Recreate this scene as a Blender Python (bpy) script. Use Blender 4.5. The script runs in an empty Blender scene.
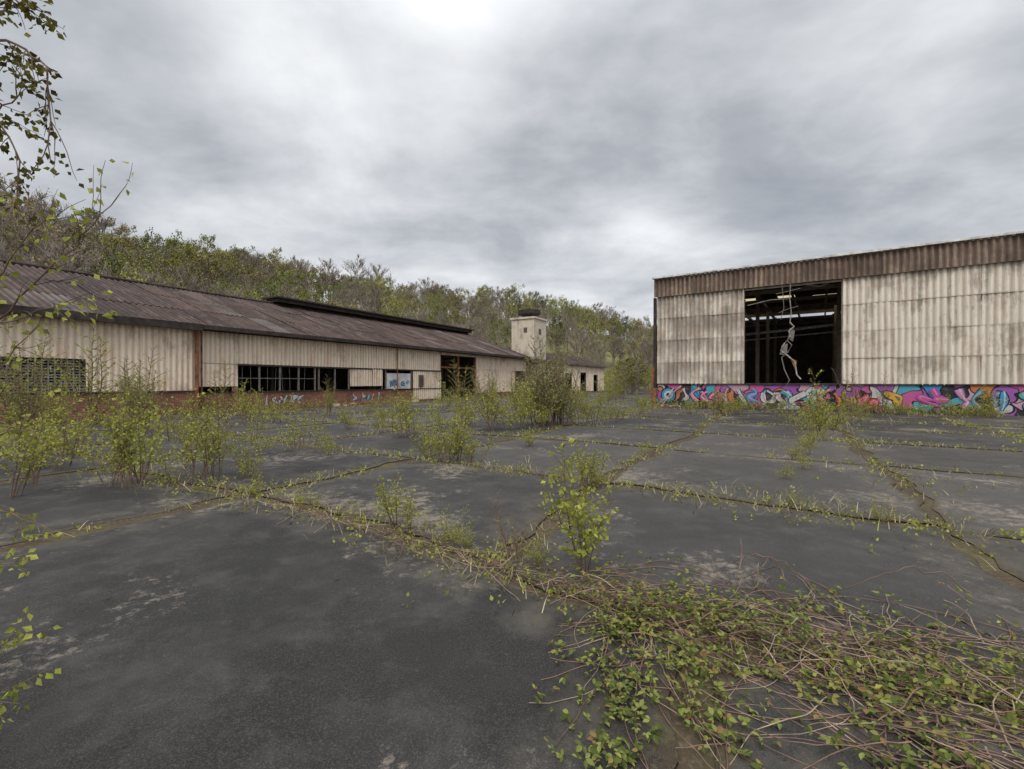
import bpy, math, random
from mathutils import Vector, Matrix, noise as mn
R = random.Random(7)
scene = bpy.context.scene

# ------------------------------------------------------------------ helpers
class MB:
    def __init__(s):
        s.v=[]; s.f=[]; s.m=[]; s.c=[]
    def addv(s,p,c=(.5,.5,.5)):
        s.v.append((p[0],p[1],p[2])); s.c.append(c); return len(s.v)-1
    def face(s,idx,m=0):
        s.f.append(idx); s.m.append(m)
    def poly(s,pts,m=0,c=(.5,.5,.5)):
        i=len(s.v)
        for p in pts: s.addv(p,c)
        s.face(tuple(range(i,i+len(pts))),m)
    def box(s,x0,x1,y0,y1,z0,z1,m=0,c=(.5,.5,.5)):
        i=len(s.v)
        for z in (z0,z1):
            for (x,y) in ((x0,y0),(x1,y0),(x1,y1),(x0,y1)): s.addv((x,y,z),c)
        for q in ((0,3,2,1),(4,5,6,7),(0,1,5,4),(1,2,6,5),(2,3,7,6),(3,0,4,7)):
            s.face(tuple(i+k for k in q),m)
    def tube(s,pts,rad,n=5,m=0,c=(.5,.5,.5)):
        pts=[Vector(p) for p in pts]
        k=len(pts); base=len(s.v)
        for i,p in enumerate(pts):
            d=(pts[min(i+1,k-1)]-pts[max(i-1,0)])
            if d.length<1e-9: d=Vector((0,0,1))
            d.normalize()
            a=d.cross(Vector((.13,.31,1)) if abs(d.z)<.9 else Vector((1,.2,0))).normalized()
            b=d.cross(a)
            r=rad[i] if isinstance(rad,(list,tuple)) else rad
            for j in range(n):
                t=2*math.pi*j/n
                s.addv(p+a*(r*math.cos(t))+b*(r*math.sin(t)),c)
        for i in range(k-1):
            for j in range(n):
                j2=(j+1)%n
                s.face((base+i*n+j,base+i*n+j2,base+(i+1)*n+j2,base+(i+1)*n+j),m)
        s.face(tuple(base+j for j in range(n))[::-1],m)
        s.face(tuple(base+(k-1)*n+j for j in range(n)),m)
    def leaf(s,p,d,size,m=0,w=.38,rnd=R):
        side=d.cross(Vector((rnd.uniform(-1,1),rnd.uniform(-1,1),rnd.uniform(-1,1))))
        if side.length<1e-4: side=Vector((1,0,0))
        side.normalize(); up=side.cross(d)
        i=len(s.v)
        s.addv(p); s.addv(p+d*(size*.42)+side*(size*w)+up*(size*.08))
        s.addv(p+d*size-up*(size*.08)); s.addv(p+d*(size*.42)-side*(size*w)+up*(size*.08))
        s.face((i,i+1,i+2,i+3),m)
    def mesh(s,name,mats,smooth=False):
        me=bpy.data.meshes.new(name); me.from_pydata(s.v,[],s.f)
        for mt in mats: me.materials.append(mt)
        me.polygons.foreach_set('material_index',s.m)
        me.polygons.foreach_set('use_smooth',[smooth]*len(s.f))
        at=me.color_attributes.new('tint','FLOAT_COLOR','POINT')
        flat=[]
        for c in s.c: flat.extend((c[0],c[1],c[2],1))
        at.data.foreach_set('color',flat)
        me.update(); return me
    def obj(s,name,mats,parent=None,smooth=False):
        return link(name,s.mesh(name,mats,smooth),parent)
def link(name,me,parent=None,loc=None,rz=0,sc=1,tilt=0):
    o=bpy.data.objects.new(name,me); scene.collection.objects.link(o)
    if parent: o.parent=parent
    if loc: o.location=loc
    o.rotation_euler=(tilt,0,rz)
    o.scale=(sc,sc,sc) if not isinstance(sc,tuple) else sc
    return o
def empty(name,loc,rz=0):
    o=bpy.data.objects.new(name,None); scene.collection.objects.link(o)
    o.location=loc; o.rotation_euler=(0,0,rz); return o
def rv(r,rnd=R):
    while True:
        v=Vector((rnd.uniform(-1,1),rnd.uniform(-1,1),rnd.uniform(-1,1)))
        if .01<v.length<1: return v*r

# ------------------------------------------------------------------ node helpers
class NT:
    def __init__(s,name):
        s.mat=bpy.data.materials.new(name); s.mat.use_nodes=True
        s.t=s.mat.node_tree; s.n=s.t.nodes; s.n.clear()
        s.out=s.n.new('ShaderNodeOutputMaterial')
        s.b=s.n.new('ShaderNodeBsdfPrincipled'); s.t.links.new(s.b.outputs[0],s.out.inputs[0])
        s.tc=s.n.new('ShaderNodeTexCoord')
    def put(s,inp,val):
        if isinstance(val,bpy.types.NodeSocket): s.t.links.new(val,inp)
        elif isinstance(val,(tuple,list)):
            inp.default_value=tuple(val)+((1,) if len(val)==3 and inp.type=='RGBA' else ())
        else: inp.default_value=val
    def noise(s,scale,detail=4,rough=.55,stretch=None,dist=0,vec=None,loc=None):
        vec=vec or s.tc.outputs['Object']
        if stretch or loc:
            mp=s.n.new('ShaderNodeMapping'); s.t.links.new(vec,mp.inputs[0])
            if stretch: mp.inputs['Scale'].default_value=stretch
            if loc: mp.inputs['Location'].default_value=loc
            vec=mp.outputs[0]
        x=s.n.new('ShaderNodeTexNoise'); s.t.links.new(vec,x.inputs['Vector'])
        x.inputs['Scale'].default_value=scale; x.inputs['Detail'].default_value=min(detail,5)
        x.inputs['Roughness'].default_value=rough; x.inputs['Distortion'].default_value=dist
        return x.outputs[0]
    def vor(s,scale,feature='F1',out='Distance',stretch=None,vec=None):
        vec=vec or s.tc.outputs['Object']
        if stretch:
            mp=s.n.new('ShaderNodeMapping'); s.t.links.new(vec,mp.inputs[0]); mp.inputs['Scale'].default_value=stretch; vec=mp.outputs[0]
        x=s.n.new('ShaderNodeTexVoronoi'); x.feature=feature; s.t.links.new(vec,x.inputs['Vector'])
        x.inputs['Scale'].default_value=scale
        return x.outputs[out]
    def ramp(s,fac,stops,interp='LINEAR'):
        x=s.n.new('ShaderNodeValToRGB'); x.color_ramp.interpolation=interp
        e=x.color_ramp.elements
        while len(e)<len(stops): e.new(.5)
        for k,(p,c) in enumerate(stops):
            e[k].position=p
            if not isinstance(c,(tuple,list)): c=(c,c,c)
            e[k].color=(c[0],c[1],c[2],1)
        s.t.links.new(fac,x.inputs[0]); return x.outputs[0]
    def mix(s,fac,a,b,mode='MIX'):
        x=s.n.new('ShaderNodeMix'); x.data_type='RGBA'; x.blend_type=mode
        s.put(x.inputs[0],fac); s.put(x.inputs[6],a); s.put(x.inputs[7],b); return x.outputs[2]
    def math(s,op,a,b=0,clamp=False):
        x=s.n.new('ShaderNodeMath'); x.operation=op; x.use_clamp=clamp
        s.put(x.inputs[0],a); s.put(x.inputs[1],b); return x.outputs[0]
    def tint(s,ch):
        a=s.n.new('ShaderNodeAttribute'); a.attribute_name='tint'
        q=s.n.new('ShaderNodeSeparateColor'); s.t.links.new(a.outputs['Color'],q.inputs[0]); return q.outputs[ch]
    def island(s):
        return s.n.new('ShaderNodeNewGeometry').outputs['Random Per Island']
    def bump(s,h,strength=.4,dist=.01):
        x=s.n.new('ShaderNodeBump'); x.inputs['Strength'].default_value=strength; x.inputs['Distance'].default_value=dist
        s.t.links.new(h,x.inputs['Height']); s.t.links.new(x.outputs[0],s.b.inputs['Normal'])
    def fin(s,col,rough=.8,spec=.3,metal=0):
        s.put(s.b.inputs['Base Color'],col); s.put(s.b.inputs['Roughness'],rough)
        s.b.inputs['Specular IOR Level'].default_value=spec; s.b.inputs['Metallic'].default_value=metal
        return s.mat
def plain(name,col,rough=.8,var=.3,scale=6):
    m=NT(name); n=m.noise(scale,3)
    c=m.mix(m.ramp(n,[(.3,0),(.7,1)]),tuple(x*(1-var) for x in col),tuple(min(1,x*(1+var)) for x in col))
    return m.fin(c,rough)

def leafmat(name,stops,trans=.35,obrand=False):
    m=NT(name)
    c=m.ramp(m.island(),stops)
    if obrand:
        oi=m.n.new('ShaderNodeObjectInfo')
        f=m.ramp(oi.outputs['Random'],[(0,(.60,.54,.52)),(.35,(.92,.90,.85)),(.7,(1.12,1.08,.95)),(1,(1.45,1.35,1.2))])
        c=m.mix(1.0,c,f,'MULTIPLY')
    d=m.n.new('ShaderNodeBsdfDiffuse'); m.put(d.inputs[0],c)
    if trans<=0:
        m.t.links.new(d.outputs[0],m.out.inputs[0]); return m.mat
    tr=m.n.new('ShaderNodeBsdfTranslucent'); m.put(tr.inputs[0],c)
    mx=m.n.new('ShaderNodeMixShader'); mx.inputs[0].default_value=trans
    m.t.links.new(d.outputs[0],mx.inputs[1]); m.t.links.new(tr.outputs[0],mx.inputs[2]); m.t.links.new(mx.outputs[0],m.out.inputs[0])
    return m.mat
M={}
M['leaf']=leafmat('birch_leaf',[(0,(.18,.20,.035)),(.5,(.35,.38,.075)),(1,(.54,.54,.15))],.4)
M['leaf2']=leafmat('willow_leaf',[(0,(.18,.19,.07)),(.5,(.31,.32,.12)),(1,(.46,.45,.21))],.4)
M['leafdark']=leafmat('birch_leaf_silhouette',[(0,(.05,.045,.015)),(.5,(.11,.10,.03)),(1,(.22,.21,.05))])  # dark copy of the birch leaf, silhouette tone painted for upper branches
M['bleaf']=leafmat('bramble_leaf',[(0,(.06,.08,.025)),(.45,(.15,.18,.05)),(.8,(.29,.31,.09)),(1,(.25,.14,.07))],.2)
M['tree_y']=leafmat('tree_leaf_yellow',[(0,(.17,.175,.05)),(.5,(.29,.295,.09)),(1,(.43,.42,.15))],0,True)
M['tree_g']=leafmat('tree_leaf_green',[(0,(.10,.125,.045)),(.5,(.18,.215,.07)),(1,(.28,.31,.11))],0,True)
M['tree_o']=leafmat('tree_leaf_olive',[(0,(.14,.12,.075)),(.5,(.25,.21,.12)),(1,(.36,.31,.18))],0,True)
M['tree_d']=leafmat('tree_leaf_dark',[(0,(.05,.065,.03)),(.5,(.09,.11,.04)),(1,(.14,.16,.06))],0,True)
M['straw']=leafmat('dry_grass',[(0,(.20,.15,.09)),(.5,(.35,.275,.175)),(1,(.50,.42,.29))],0)
M['grass']=leafmat('grass_blade',[(0,(.10,.12,.03)),(.5,(.21,.23,.055)),(1,(.36,.36,.11))],0)
M['bark']=plain('sapling_bark',(.17,.11,.08),.8,.4,20)
M['twig']=plain('tree_twig',(.27,.23,.20),.9,.3,3)
M['vine']=plain('bramble_stem',(.19,.115,.085),.7,.5,8)
M['vine2']=plain('dry_bramble_stem',(.33,.25,.18),.8,.4,8)
M['steel']=plain('painted_steel',(.20,.18,.16),.6,.3,5)
M['white_steel']=plain('pale_steel',(.31,.285,.26),.7,.5,5)
M['rust']=plain('rusty_steel',(.24,.10,.052),.9,.6,4)
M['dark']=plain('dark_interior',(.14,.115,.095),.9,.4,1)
M['rotbeam']=plain('weathered_fascia',(.05,.04,.035),.9,.5,3)
M['litter']=plain('dead_leaf',(.07,.045,.03),.9,.5,20)

# asphalt
m=NT('asphalt')
obj=m.tc.outputs['Object']
big=m.noise(.45,4,.65); mid=m.noise(2.6,5,.72); fine=m.noise(130,3,.8); agg=m.vor(170)
c=m.mix(m.ramp(big,[(.35,0),(.62,1)]),(.0175,.017,.0168),(.038,.0358,.0335))
c=m.mix(m.ramp(mid,[(.46,0),(.66,.6)]),c,(.074,.068,.061))
c=m.mix(m.ramp(m.noise(1.0,5,.7,loc=(5,3,0)),[(.46,0),(.55,.8)]),c,(.012,.0117,.0115))
c=m.mix(m.math('MULTIPLY',m.tint(1),.72),c,(.100,.090,.081))
c=m.mix(m.ramp(fine,[(.50,0),(.66,.45)]),c,(.16,.147,.133))
c=m.mix(m.ramp(agg,[(.0,.5),(.3,0)]),c,(.010,.010,.010))
c=m.mix(m.ramp(m.noise(22,5,.85,loc=(1,2,0)),[(.60,0),(.70,.45)]),c,(.15,.135,.11))
st=m.ramp(m.math('MULTIPLY',m.noise(.55,2,.5,loc=(11.3,4.1,0)),m.noise(7,5,.85)),[(.30,0),(.38,.75)])
c=m.mix(st,c,(.27,.225,.18))
wv=m.n.new('ShaderNodeVectorMath'); wv.operation='MULTIPLY_ADD'
nz=m.n.new('ShaderNodeTexNoise'); nz.inputs['Scale'].default_value=2.5; nz.inputs['Detail'].default_value=4; nz.inputs['Roughness'].default_value=.7; m.t.links.new(obj,nz.inputs['Vector'])
m.t.links.new(nz.outputs['Color'],wv.inputs[0]); wv.inputs[1].default_value=(.35,.35,0); m.t.links.new(obj,wv.inputs[2])
cr=m.vor(.33,'DISTANCE_TO_EDGE','Distance',vec=wv.outputs[0])
crk=m.math('MULTIPLY',m.ramp(cr,[(.0,1),(.004,0)]),m.ramp(big,[(.48,0),(.60,.8)]))
c=m.mix(crk,c,(.015,.013,.011))
e=m.tint(0)
en=m.ramp(m.math('MULTIPLY',e,m.math('ADD',m.math('MULTIPLY',m.noise(16,5,.8),1.2),.04)),[(.40,0),(.56,1)])
mosscol=m.mix(m.ramp(m.noise(24,3),[(.48,0),(.70,1)]),(.080,.060,.042),(.115,.11,.045))
c=m.mix(en,c,mosscol)
c=m.mix(m.math('MULTIPLY',m.ramp(e,[(.0,0),(.2,.35),(1,.2)]),m.ramp(mid,[(.4,0),(.6,1)])),c,(.14,.12,.09))
m.bump(m.math('ADD',fine,agg),.6,.004)
M['asphalt']=m.fin(c,m.ramp(big,[(.35,.5),(.65,.85)]),.27)

m=NT('soil_moss')
n1=m.noise(1.3,5,.6); n2=m.noise(25,4,.7)
c=m.mix(m.ramp(n1,[(.45,0),(.70,1)]),(.072,.054,.038),(.11,.10,.045))
c=m.mix(m.ramp(n2,[(.50,0),(.66,.7)]),c,(.18,.14,.10))
M['soil']=m.fin(c,.95,.1)
m=NT('hill_grass')
n1=m.noise(.06,5,.6); c=m.mix(m.ramp(n1,[(.35,0),(.65,1)]),(.15,.135,.08),(.23,.23,.09))
M['hill']=m.fin(c,.95,.1)

def cladding(name,base,dirt_and_shade,rust,amt,rustamt,sx=5,seam=.5,xdark=None,lo=.56,valley_shade=.5):
    m=NT(name)
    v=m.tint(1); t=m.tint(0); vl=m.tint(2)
    streak=m.noise(1,5,.75,stretch=(sx,1,.30)); fine=m.noise(1,4,.7,stretch=(sx*4,1,.9),loc=(3,0,7)); blot=m.noise(.5,5,.7)
    s=m.math('ADD',m.math('MULTIPLY',streak,.8),m.math('MULTIPLY',fine,.35))
    s=m.math('ADD',s,m.math('MULTIPLY',v,.12)); s=m.math('ADD',s,m.math('MULTIPLY',blot,1.0))
    if xdark:
        sp=m.n.new('ShaderNodeSeparateXYZ'); m.t.links.new(m.tc.outputs['Object'],sp.inputs[0])
        mr=m.n.new('ShaderNodeMapRange'); m.t.links.new(sp.outputs[0],mr.inputs[0]); mr.inputs[1].default_value=xdark[0]; mr.inputs[2].default_value=xdark[1]; mr.inputs[3].default_value=xdark[2]; mr.inputs[4].default_value=0
        s=m.math('ADD',s,mr.outputs[0])
    d=m.ramp(m.math('MULTIPLY',s,.5),[(lo-amt*.12,0),(lo+.055-amt*.11,.55),(lo+.15-amt*.10,1)])
    c=m.mix(t,tuple(x*.84 for x in base),base)
    c=m.mix(m.math('MULTIPLY',d,.85),c,dirt_and_shade)
    rr=m.math('MULTIPLY',m.ramp(m.noise(1,5,.75,stretch=(2.6,1,.5),loc=(9,1,2)),[(.50,0),(.66,1)]),rustamt)
    c=m.mix(rr,c,rust)
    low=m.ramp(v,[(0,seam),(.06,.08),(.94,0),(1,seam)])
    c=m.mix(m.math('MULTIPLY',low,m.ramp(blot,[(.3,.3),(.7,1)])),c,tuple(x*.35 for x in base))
    c=m.mix(m.math('MULTIPLY',m.ramp(vl,[(.45,0),(1,1)]),valley_shade),c,tuple(x*.8 for x in dirt_and_shade))  # corrugation shade painted into the valleys, in a darker dirt tone
    return m.fin(c,.65,.35)
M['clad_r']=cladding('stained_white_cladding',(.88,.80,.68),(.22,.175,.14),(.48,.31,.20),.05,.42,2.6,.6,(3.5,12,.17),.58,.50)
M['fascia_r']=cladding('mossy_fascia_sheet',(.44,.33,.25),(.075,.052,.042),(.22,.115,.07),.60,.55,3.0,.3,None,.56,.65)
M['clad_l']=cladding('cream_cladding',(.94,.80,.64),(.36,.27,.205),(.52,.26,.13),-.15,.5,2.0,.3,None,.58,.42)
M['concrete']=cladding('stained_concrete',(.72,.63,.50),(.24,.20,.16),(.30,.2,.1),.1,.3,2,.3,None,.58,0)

m=NT('rusty_roof_sheet')
t=m.tint(0); c=m.ramp(t,[(0,(.050,.034,.031)),(.5,(.078,.049,.041)),(.86,(.105,.066,.054)),(.95,(.17,.145,.13)),(1,(.05,.05,.052))])
n=m.noise(.5,5,.75); c=m.mix(m.ramp(n,[(.42,0),(.62,.7)]),c,(.034,.027,.025))
c=m.mix(m.ramp(m.noise(1,5,.75,stretch=(2.5,.7,.7)),[(.50,0),(.68,.6)]),c,(.20,.145,.12))
c=m.mix(m.ramp(m.noise(2.5,5,.75,loc=(4,4,4)),[(.58,0),(.68,.5)]),c,(.09,.09,.045))
c=m.mix(m.math('MULTIPLY',m.ramp(m.tint(2),[(.4,0),(1,1)]),.75),c,(.016,.013,.012))  # near-black sheet valleys: shading of the corrugation put into the colour
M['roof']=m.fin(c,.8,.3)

m=NT('red_brick')
mp=m.n.new('ShaderNodeMapping'); mp.inputs['Rotation'].default_value=(math.radians(-90),0,0); m.t.links.new(m.tc.outputs['Object'],mp.inputs[0])
br=m.n.new('ShaderNodeTexBrick'); m.t.links.new(mp.outputs[0],br.inputs['Vector'])
br.inputs['Scale'].default_value=1; br.inputs['Brick Width'].default_value=.225; br.inputs['Row Height'].default_value=.075; br.inputs['Mortar Size'].default_value=.008
br.inputs['Color1'].default_value=(.34,.12,.075,1); br.inputs['Color2'].default_value=(.22,.08,.055,1); br.inputs['Mortar'].default_value=(.3,.25,.2,1)
c=m.mix(m.ramp(m.noise(1.5,5,.7),[(.48,0),(.68,.8)]),br.outputs[0],(.10,.08,.055))
M['brick']=m.fin(c,.9,.2)

m=NT('graffiti_painted_wall')
wv=m.n.new('ShaderNodeVectorMath'); wv.operation='MULTIPLY_ADD'
nz=m.n.new('ShaderNodeTexNoise'); nz.inputs['Scale'].default_value=1.3; nz.inputs['Detail'].default_value=1; m.t.links.new(m.tc.outputs['Object'],nz.inputs['Vector'])
m.t.links.new(nz.outputs['Color'],wv.inputs[0]); wv.inputs[1].default_value=(1.4,0,1.4); m.t.links.new(m.tc.outputs['Object'],wv.inputs[2])
cellc=m.n.new('ShaderNodeTexVoronoi'); cellc.inputs['Scale'].default_value=1.4; m.t.links.new(wv.outputs[0],cellc.inputs['Vector'])
q=m.n.new('ShaderNodeSeparateColor'); m.t.links.new(cellc.outputs['Color'],q.inputs[0])
c=m.ramp(q.outputs[0],[(0,(.05,.25,.50)),(.16,(.5,.5,.5)),(.28,(.50,.10,.28)),(.44,(.03,.03,.035)),(.56,(.08,.34,.44)),(.68,(.32,.10,.38)),(.80,(.50,.30,.40)),(.92,(.55,.18,.07))],'CONSTANT')
ed=m.vor(1.4,'DISTANCE_TO_EDGE','Distance',vec=wv.outputs[0])
c=m.mix(m.ramp(ed,[(.03,1),(.04,0)]),c,(.015,.015,.02))
c=m.mix(m.ramp(m.noise(3,5,.7),[(.52,0),(.7,.6)]),c,(.16,.14,.12))
M['graf']=m.fin(c,.7,.3)
PAL=[(.55,.55,.55),(.60,.08,.28),(.05,.31,.56),(.58,.09,.05),(.66,.38,.06),(.28,.09,.42),(.06,.40,.44),(.62,.26,.42),(.28,.46,.12),(.018,.018,.02)]
PM=[]
for i,cc_ in enumerate(PAL):
    m=NT('spray_paint_%d'%i); n=m.noise(4,5,.75); c=m.mix(m.ramp(n,[(.46,0),(.70,.7)]),cc_,tuple(x*.4+.06 for x in cc_)); PM.append(m.fin(c,.75,.2))

m=NT('yellowed_rooflight')
tr=m.n.new('ShaderNodeBsdfTranslucent'); tr.inputs[0].default_value=(.5,.42,.26,1); m.t.links.new(tr.outputs[0],m.out.inputs[0]); M['rlight']=m.mat
m=NT('interior_slab'); M['floor']=m.fin(m.mix(m.noise(2,4),(.12,.11,.10),(.24,.22,.20)),.9)

# ------------------------------------------------------------------ corrugated sheets
def corr(mb,o,u,v,n,LU,LV,rows=1,pitch=.2,amp=.025,mat=0,sheet=1.0,jit=.012,rnd=R,miss=0.0,seg=6,tl=0,th=1):
    o=Vector(o);u=Vector(u);v=Vector(v);n=Vector(n)
    x=0
    while x<LU-1e-6:
        w=min(sheet,LU-x)
        for r in range(rows):
            if rnd.random()<miss: continue
            h=LV/rows; tint=rnd.uniform(tl,th)
            off=rnd.uniform(-jit,jit)+ .008*(r%2); sk=rnd.uniform(-.012,.012) if jit else 0
            k=max(2,int(round(w/pitch*seg)))
            base=len(mb.v)
            bot=-.04+rnd.uniform(-.02,.02) if r>0 else 0
            for j in range(3):
                vv=(bot+(h-bot)*j/2)
                for i in range(k+1):
                    xx=x+w*i/k
                    sn=math.sin(2*math.pi*xx/pitch+.3)
                    p=o+u*(xx+sk*j)+v*(r*h+vv)+n*(amp*sn+off+(.015 if j==0 and r>0 else 0))
                    mb.addv(p,(tint,j/2,.5-.5*sn))  # blue channel: valley mask for the painted corrugation shade
            for j in range(2):
                for i in range(k):
                    q=base+j*(k+1)+i
                    mb.face((q,q+1,q+k+2,q+k+1),mat)
        x+=sheet

def ribbon(mb,pts,wd,y,m):
    P=[]
    n=len(pts)
    for i in range(n-1):
        p0=pts[max(i-1,0)];p1=pts[i];p2=pts[i+1];p3=pts[min(i+2,n-1)]
        for k in range(6):
            t=k/6
            P.append(tuple(.5*((2*p1[a])+(-p0[a]+p2[a])*t+(2*p0[a]-5*p1[a]+4*p2[a]-p3[a])*t*t+(-p0[a]+3*p1[a]-3*p2[a]+p3[a])*t**3) for a in (0,1)))
    P.append(pts[-1]); N=len(P); base=len(mb.v)
    for i,(x,z) in enumerate(P):
        a=P[max(i-1,0)];b=P[min(i+1,N-1)]; dx,dz=b[0]-a[0],b[1]-a[1]; l=math.hypot(dx,dz) or 1
        w=wd*(.75+.35*math.sin(i*.45+x*3))
        yy=y-.0008*i/N
        mb.addv((x-dz/l*w,yy,z+dx/l*w)); mb.addv((x+dz/l*w,yy,z-dx/l*w))
    for i in range(N-1):
        q=base+2*i; mb.face((q,q+1,q+3,q+2),m)
def graffiti(mb,x0,x1,z0,z1,y0,pal,rnd,lw=.7,outline=9):
    x=x0+lw*.4;i=0
    while x<x1-lw*.3:
        h=(z1-z0)*rnd.uniform(.75,.95); zb=z0+(z1-z0-h)*rnd.random()
        k=rnd.choice([3,4,5]); pts=[]
        for j in range(k):
            pts.append((x+rnd.uniform(-.42,.42)*lw, zb+h*(.12+.76*((j/(k-1)) if rnd.random()<.75 else rnd.random()))))
        y=y0-.004-(i%6)*.0035
        fill=rnd.choice(pal); w=lw*rnd.uniform(.11,.17)
        clampz=lambda q:[(a,min(max(b,z0+w+.06),z1-w-.06)) for a,b in q]
        pts=clampz(pts)
        ribbon(mb,pts,w+.05,y,outline); ribbon(mb,pts,w,y-.001,fill)
        ribbon(mb,[(a+.03,b+.03) for a,b in pts],w*.25,y-.002,rnd.choice([0,7,4]))
        x+=lw*rnd.uniform(.5,.85); i+=1

# ------------------------------------------------------------------ RIGHT BUILDING
d2=Vector((.83,-.557,0)); a2=math.atan2(-.557,.83)
RB=empty('corrugated_warehouse',(9.68,30.7,0),a2)
L=34; X=(1,0,0);Z=(0,0,1);NY=(0,-1,0)
mb=MB()
r1=random.Random(3)
for (xa,xb) in ((0,5.2),(10.05,L)):
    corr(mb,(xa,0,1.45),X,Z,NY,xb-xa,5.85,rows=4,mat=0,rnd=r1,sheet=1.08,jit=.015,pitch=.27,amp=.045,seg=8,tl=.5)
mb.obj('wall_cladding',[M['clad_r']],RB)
mb=MB(); corr(mb,(-.15,-.16,7.22),X,Z,NY,L+.15,1.2,rows=1,mat=0,rnd=r1,sheet=1.08,jit=.025,pitch=.27,amp=.05,seg=8); mb.obj('fascia',[M['fascia_r']],RB)
mb=MB()
x=-.25
while x<L:
    mb.box(x,x+2.38,-.34+r1.uniform(-.03,.03),-.1,8.43+r1.uniform(-.012,.012),8.53+r1.uniform(-.012,.012),0); x+=2.4
mb.obj('roof_edge_trim',[plain('pale_trim',(.66,.64,.60),.6,.4,3)],RB)
mb=MB()
nx,ny=28,20; cx=L/nx; cy=26/ny
for i in range(nx):
    for j in range(ny):
        z=lambda y: 8.42+.02*y
        x0=i*cx+.0;y0=-.1+j*cy
        lit=(j==10 and i%6 in (3,5)) or (j==11 and i%6 in (1,2)) 
        mb.poly([(x0,y0,z(y0)),(x0+cx,y0,z(y0)),(x0+cx,y0+cy,z(y0+cy)),(x0,y0+cy,z(y0+cy))],1 if lit else 0)
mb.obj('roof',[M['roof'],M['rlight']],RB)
mb=MB()
mb.box(-.02,L,.035,.35,0,1.45,0); mb.obj('graffiti_plinth',[M['graf']],RB)
mb=MB(); mb.box(-.05,5.2,-.05,.4,1.45,1.5,0); mb.box(5.2,10.05,-.05,.4,1.45,1.53,0); mb.box(10.05,L,-.05,.4,1.45,1.5,0); mb.obj('sill',[M['rotbeam']],RB)
mb=MB(); rg=random.Random(11)
y=.035
graffiti(mb,1.4,2.5,.05,1.42,y,[0,2,2,6],rg,.8)
graffiti(mb,2.2,4.8,.05,1.42,y-.03,[1,7,1,6],rg,.75)
graffiti(mb,4.9,8.4,.05,1.42,y,[0,2,2,6],rg,.9)
graffiti(mb,8.4,10.6,.05,1.42,y-.03,[3,4,6],rg,.7)
graffiti(mb,10.6,13.2,.05,1.42,y,[3,5,4,1],rg,.9)
graffiti(mb,13.2,15.2,.05,1.42,y-.03,[1,7,1,1],rg,.9,5)
graffiti(mb,15.2,18.0,.05,1.42,y,[5,6,7,2],rg,.8)
graffiti(mb,18.0,30,.05,1.42,y-.03,[1,2,4,5,8],rg,.8)
for k,(rr,ci) in enumerate(((.5,9),(.43,2),(.28,0),(.14,9))):
    mb.poly([(.75+rr*math.cos(t*math.pi/12),y-.045-.002*k,.75+rr*math.sin(t*math.pi/12)) for t in range(24)],ci)
mb.obj('graffiti_lettering',PM,RB)
mb=MB()
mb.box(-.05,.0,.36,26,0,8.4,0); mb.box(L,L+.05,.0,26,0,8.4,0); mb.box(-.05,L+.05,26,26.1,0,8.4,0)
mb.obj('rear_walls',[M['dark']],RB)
mb=MB(); mb.box(.01,L-.01,.36,25.9,.02,.12,0); mb.obj('interior_floor',[M['floor']],RB)
mb=MB()
for xx in (.15,5.12,10.1,15,20,25,30,33.6):
    mb.box(xx-.1,xx+.1,.12,.34,1.53,8.3,0)
    for yy in (8,16,24): mb.box(xx-.12,xx+.12,yy,yy+.25,.12,8.3,0)
for xx in (1,3,5.12,7.3,9.4,12,15,18,21,24,27,30): mb.box(xx-.06,xx+.06,.4,25.8,7.95,8.25,0)
for yy in (.13,4,8,12,16,20,24): mb.box(.3,33.5,yy+.26,yy+.36,7.5,7.75,0)
mb.box(5.25,10.0,.05,.11,7.1,7.22,0)
mb.obj('steel_frame',[plain('faded_steel',(.38,.31,.25),.7,.3,5)],RB)
mb=MB()
mb.tube([(4.3,6.0,5.0),(7.5,6.1,5.2),(11.4,6.0,5.5)],.10,6,0); mb.tube([(4.3,6.2,4.6),(11.4,6.2,5.0)],.05,5,0)
mb.obj('interior_gantry_beam',[M['white_steel']],RB)
mb=MB()
mb.tube([(7.62,-.1,7.3),(7.58,-.12,6.4),(7.66,-.15,5.6),(7.6,-.2,5.0)],.026,6,0)
mb.tube([(7.6,-.2,5.0),(7.8,-.22,4.75),(7.55,-.25,4.5),(7.62,-.25,4.2),(7.3,-.3,3.75),(7.15,-.3,3.4),(7.5,-.3,3.1),(7.85,-.35,2.75),(7.95,-.4,2.0),(8.15,-.5,1.75)],.040,6,0)
mb.tube([(7.45,-.28,4.0),(7.7,-.28,3.7),(7.5,-.3,3.3),(7.2,-.35,3.0),(7.35,-.4,2.3),(7.6,-.5,1.7),(7.3,-.6,1.1),(6.6,-.8,.5),(6.2,-.9,.03)],.028,6,1)
mb.poly([(7.6,-.22,4.7),(7.85,-.26,4.5),(7.75,-.24,3.9),(7.5,-.2,4.1)],1)
mb.poly([(7.2,-.3,3.7),(7.5,-.33,3.8),(7.45,-.3,3.1),(7.1,-.28,3.2)],1)
mb.poly([(7.6,-.33,3.0),(7.95,-.38,2.8),(7.9,-.36,2.2)],2)
mb.tube([(7.05,-.2,5.6),(7.4,-.2,5.75),(8.0,-.2,5.9)],.018,5,1)
mb.tube([(7.2,-.2,7.25),(7.3,-.2,5.9),(7.15,-.2,5.2)],.016,5,1)
mb.tube([(8.1,-.15,6.9),(6.9,-.2,6.7)],.018,5,1)
mb.tube([(8.0,.0,7.2),(9.0,.2,6.95),(9.8,.3,7.3)],.03,5,1)
mb.tube([(5.4,.0,6.2),(6.6,.2,6.45),(7.6,.1,6.4)],.022,5,0)
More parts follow.
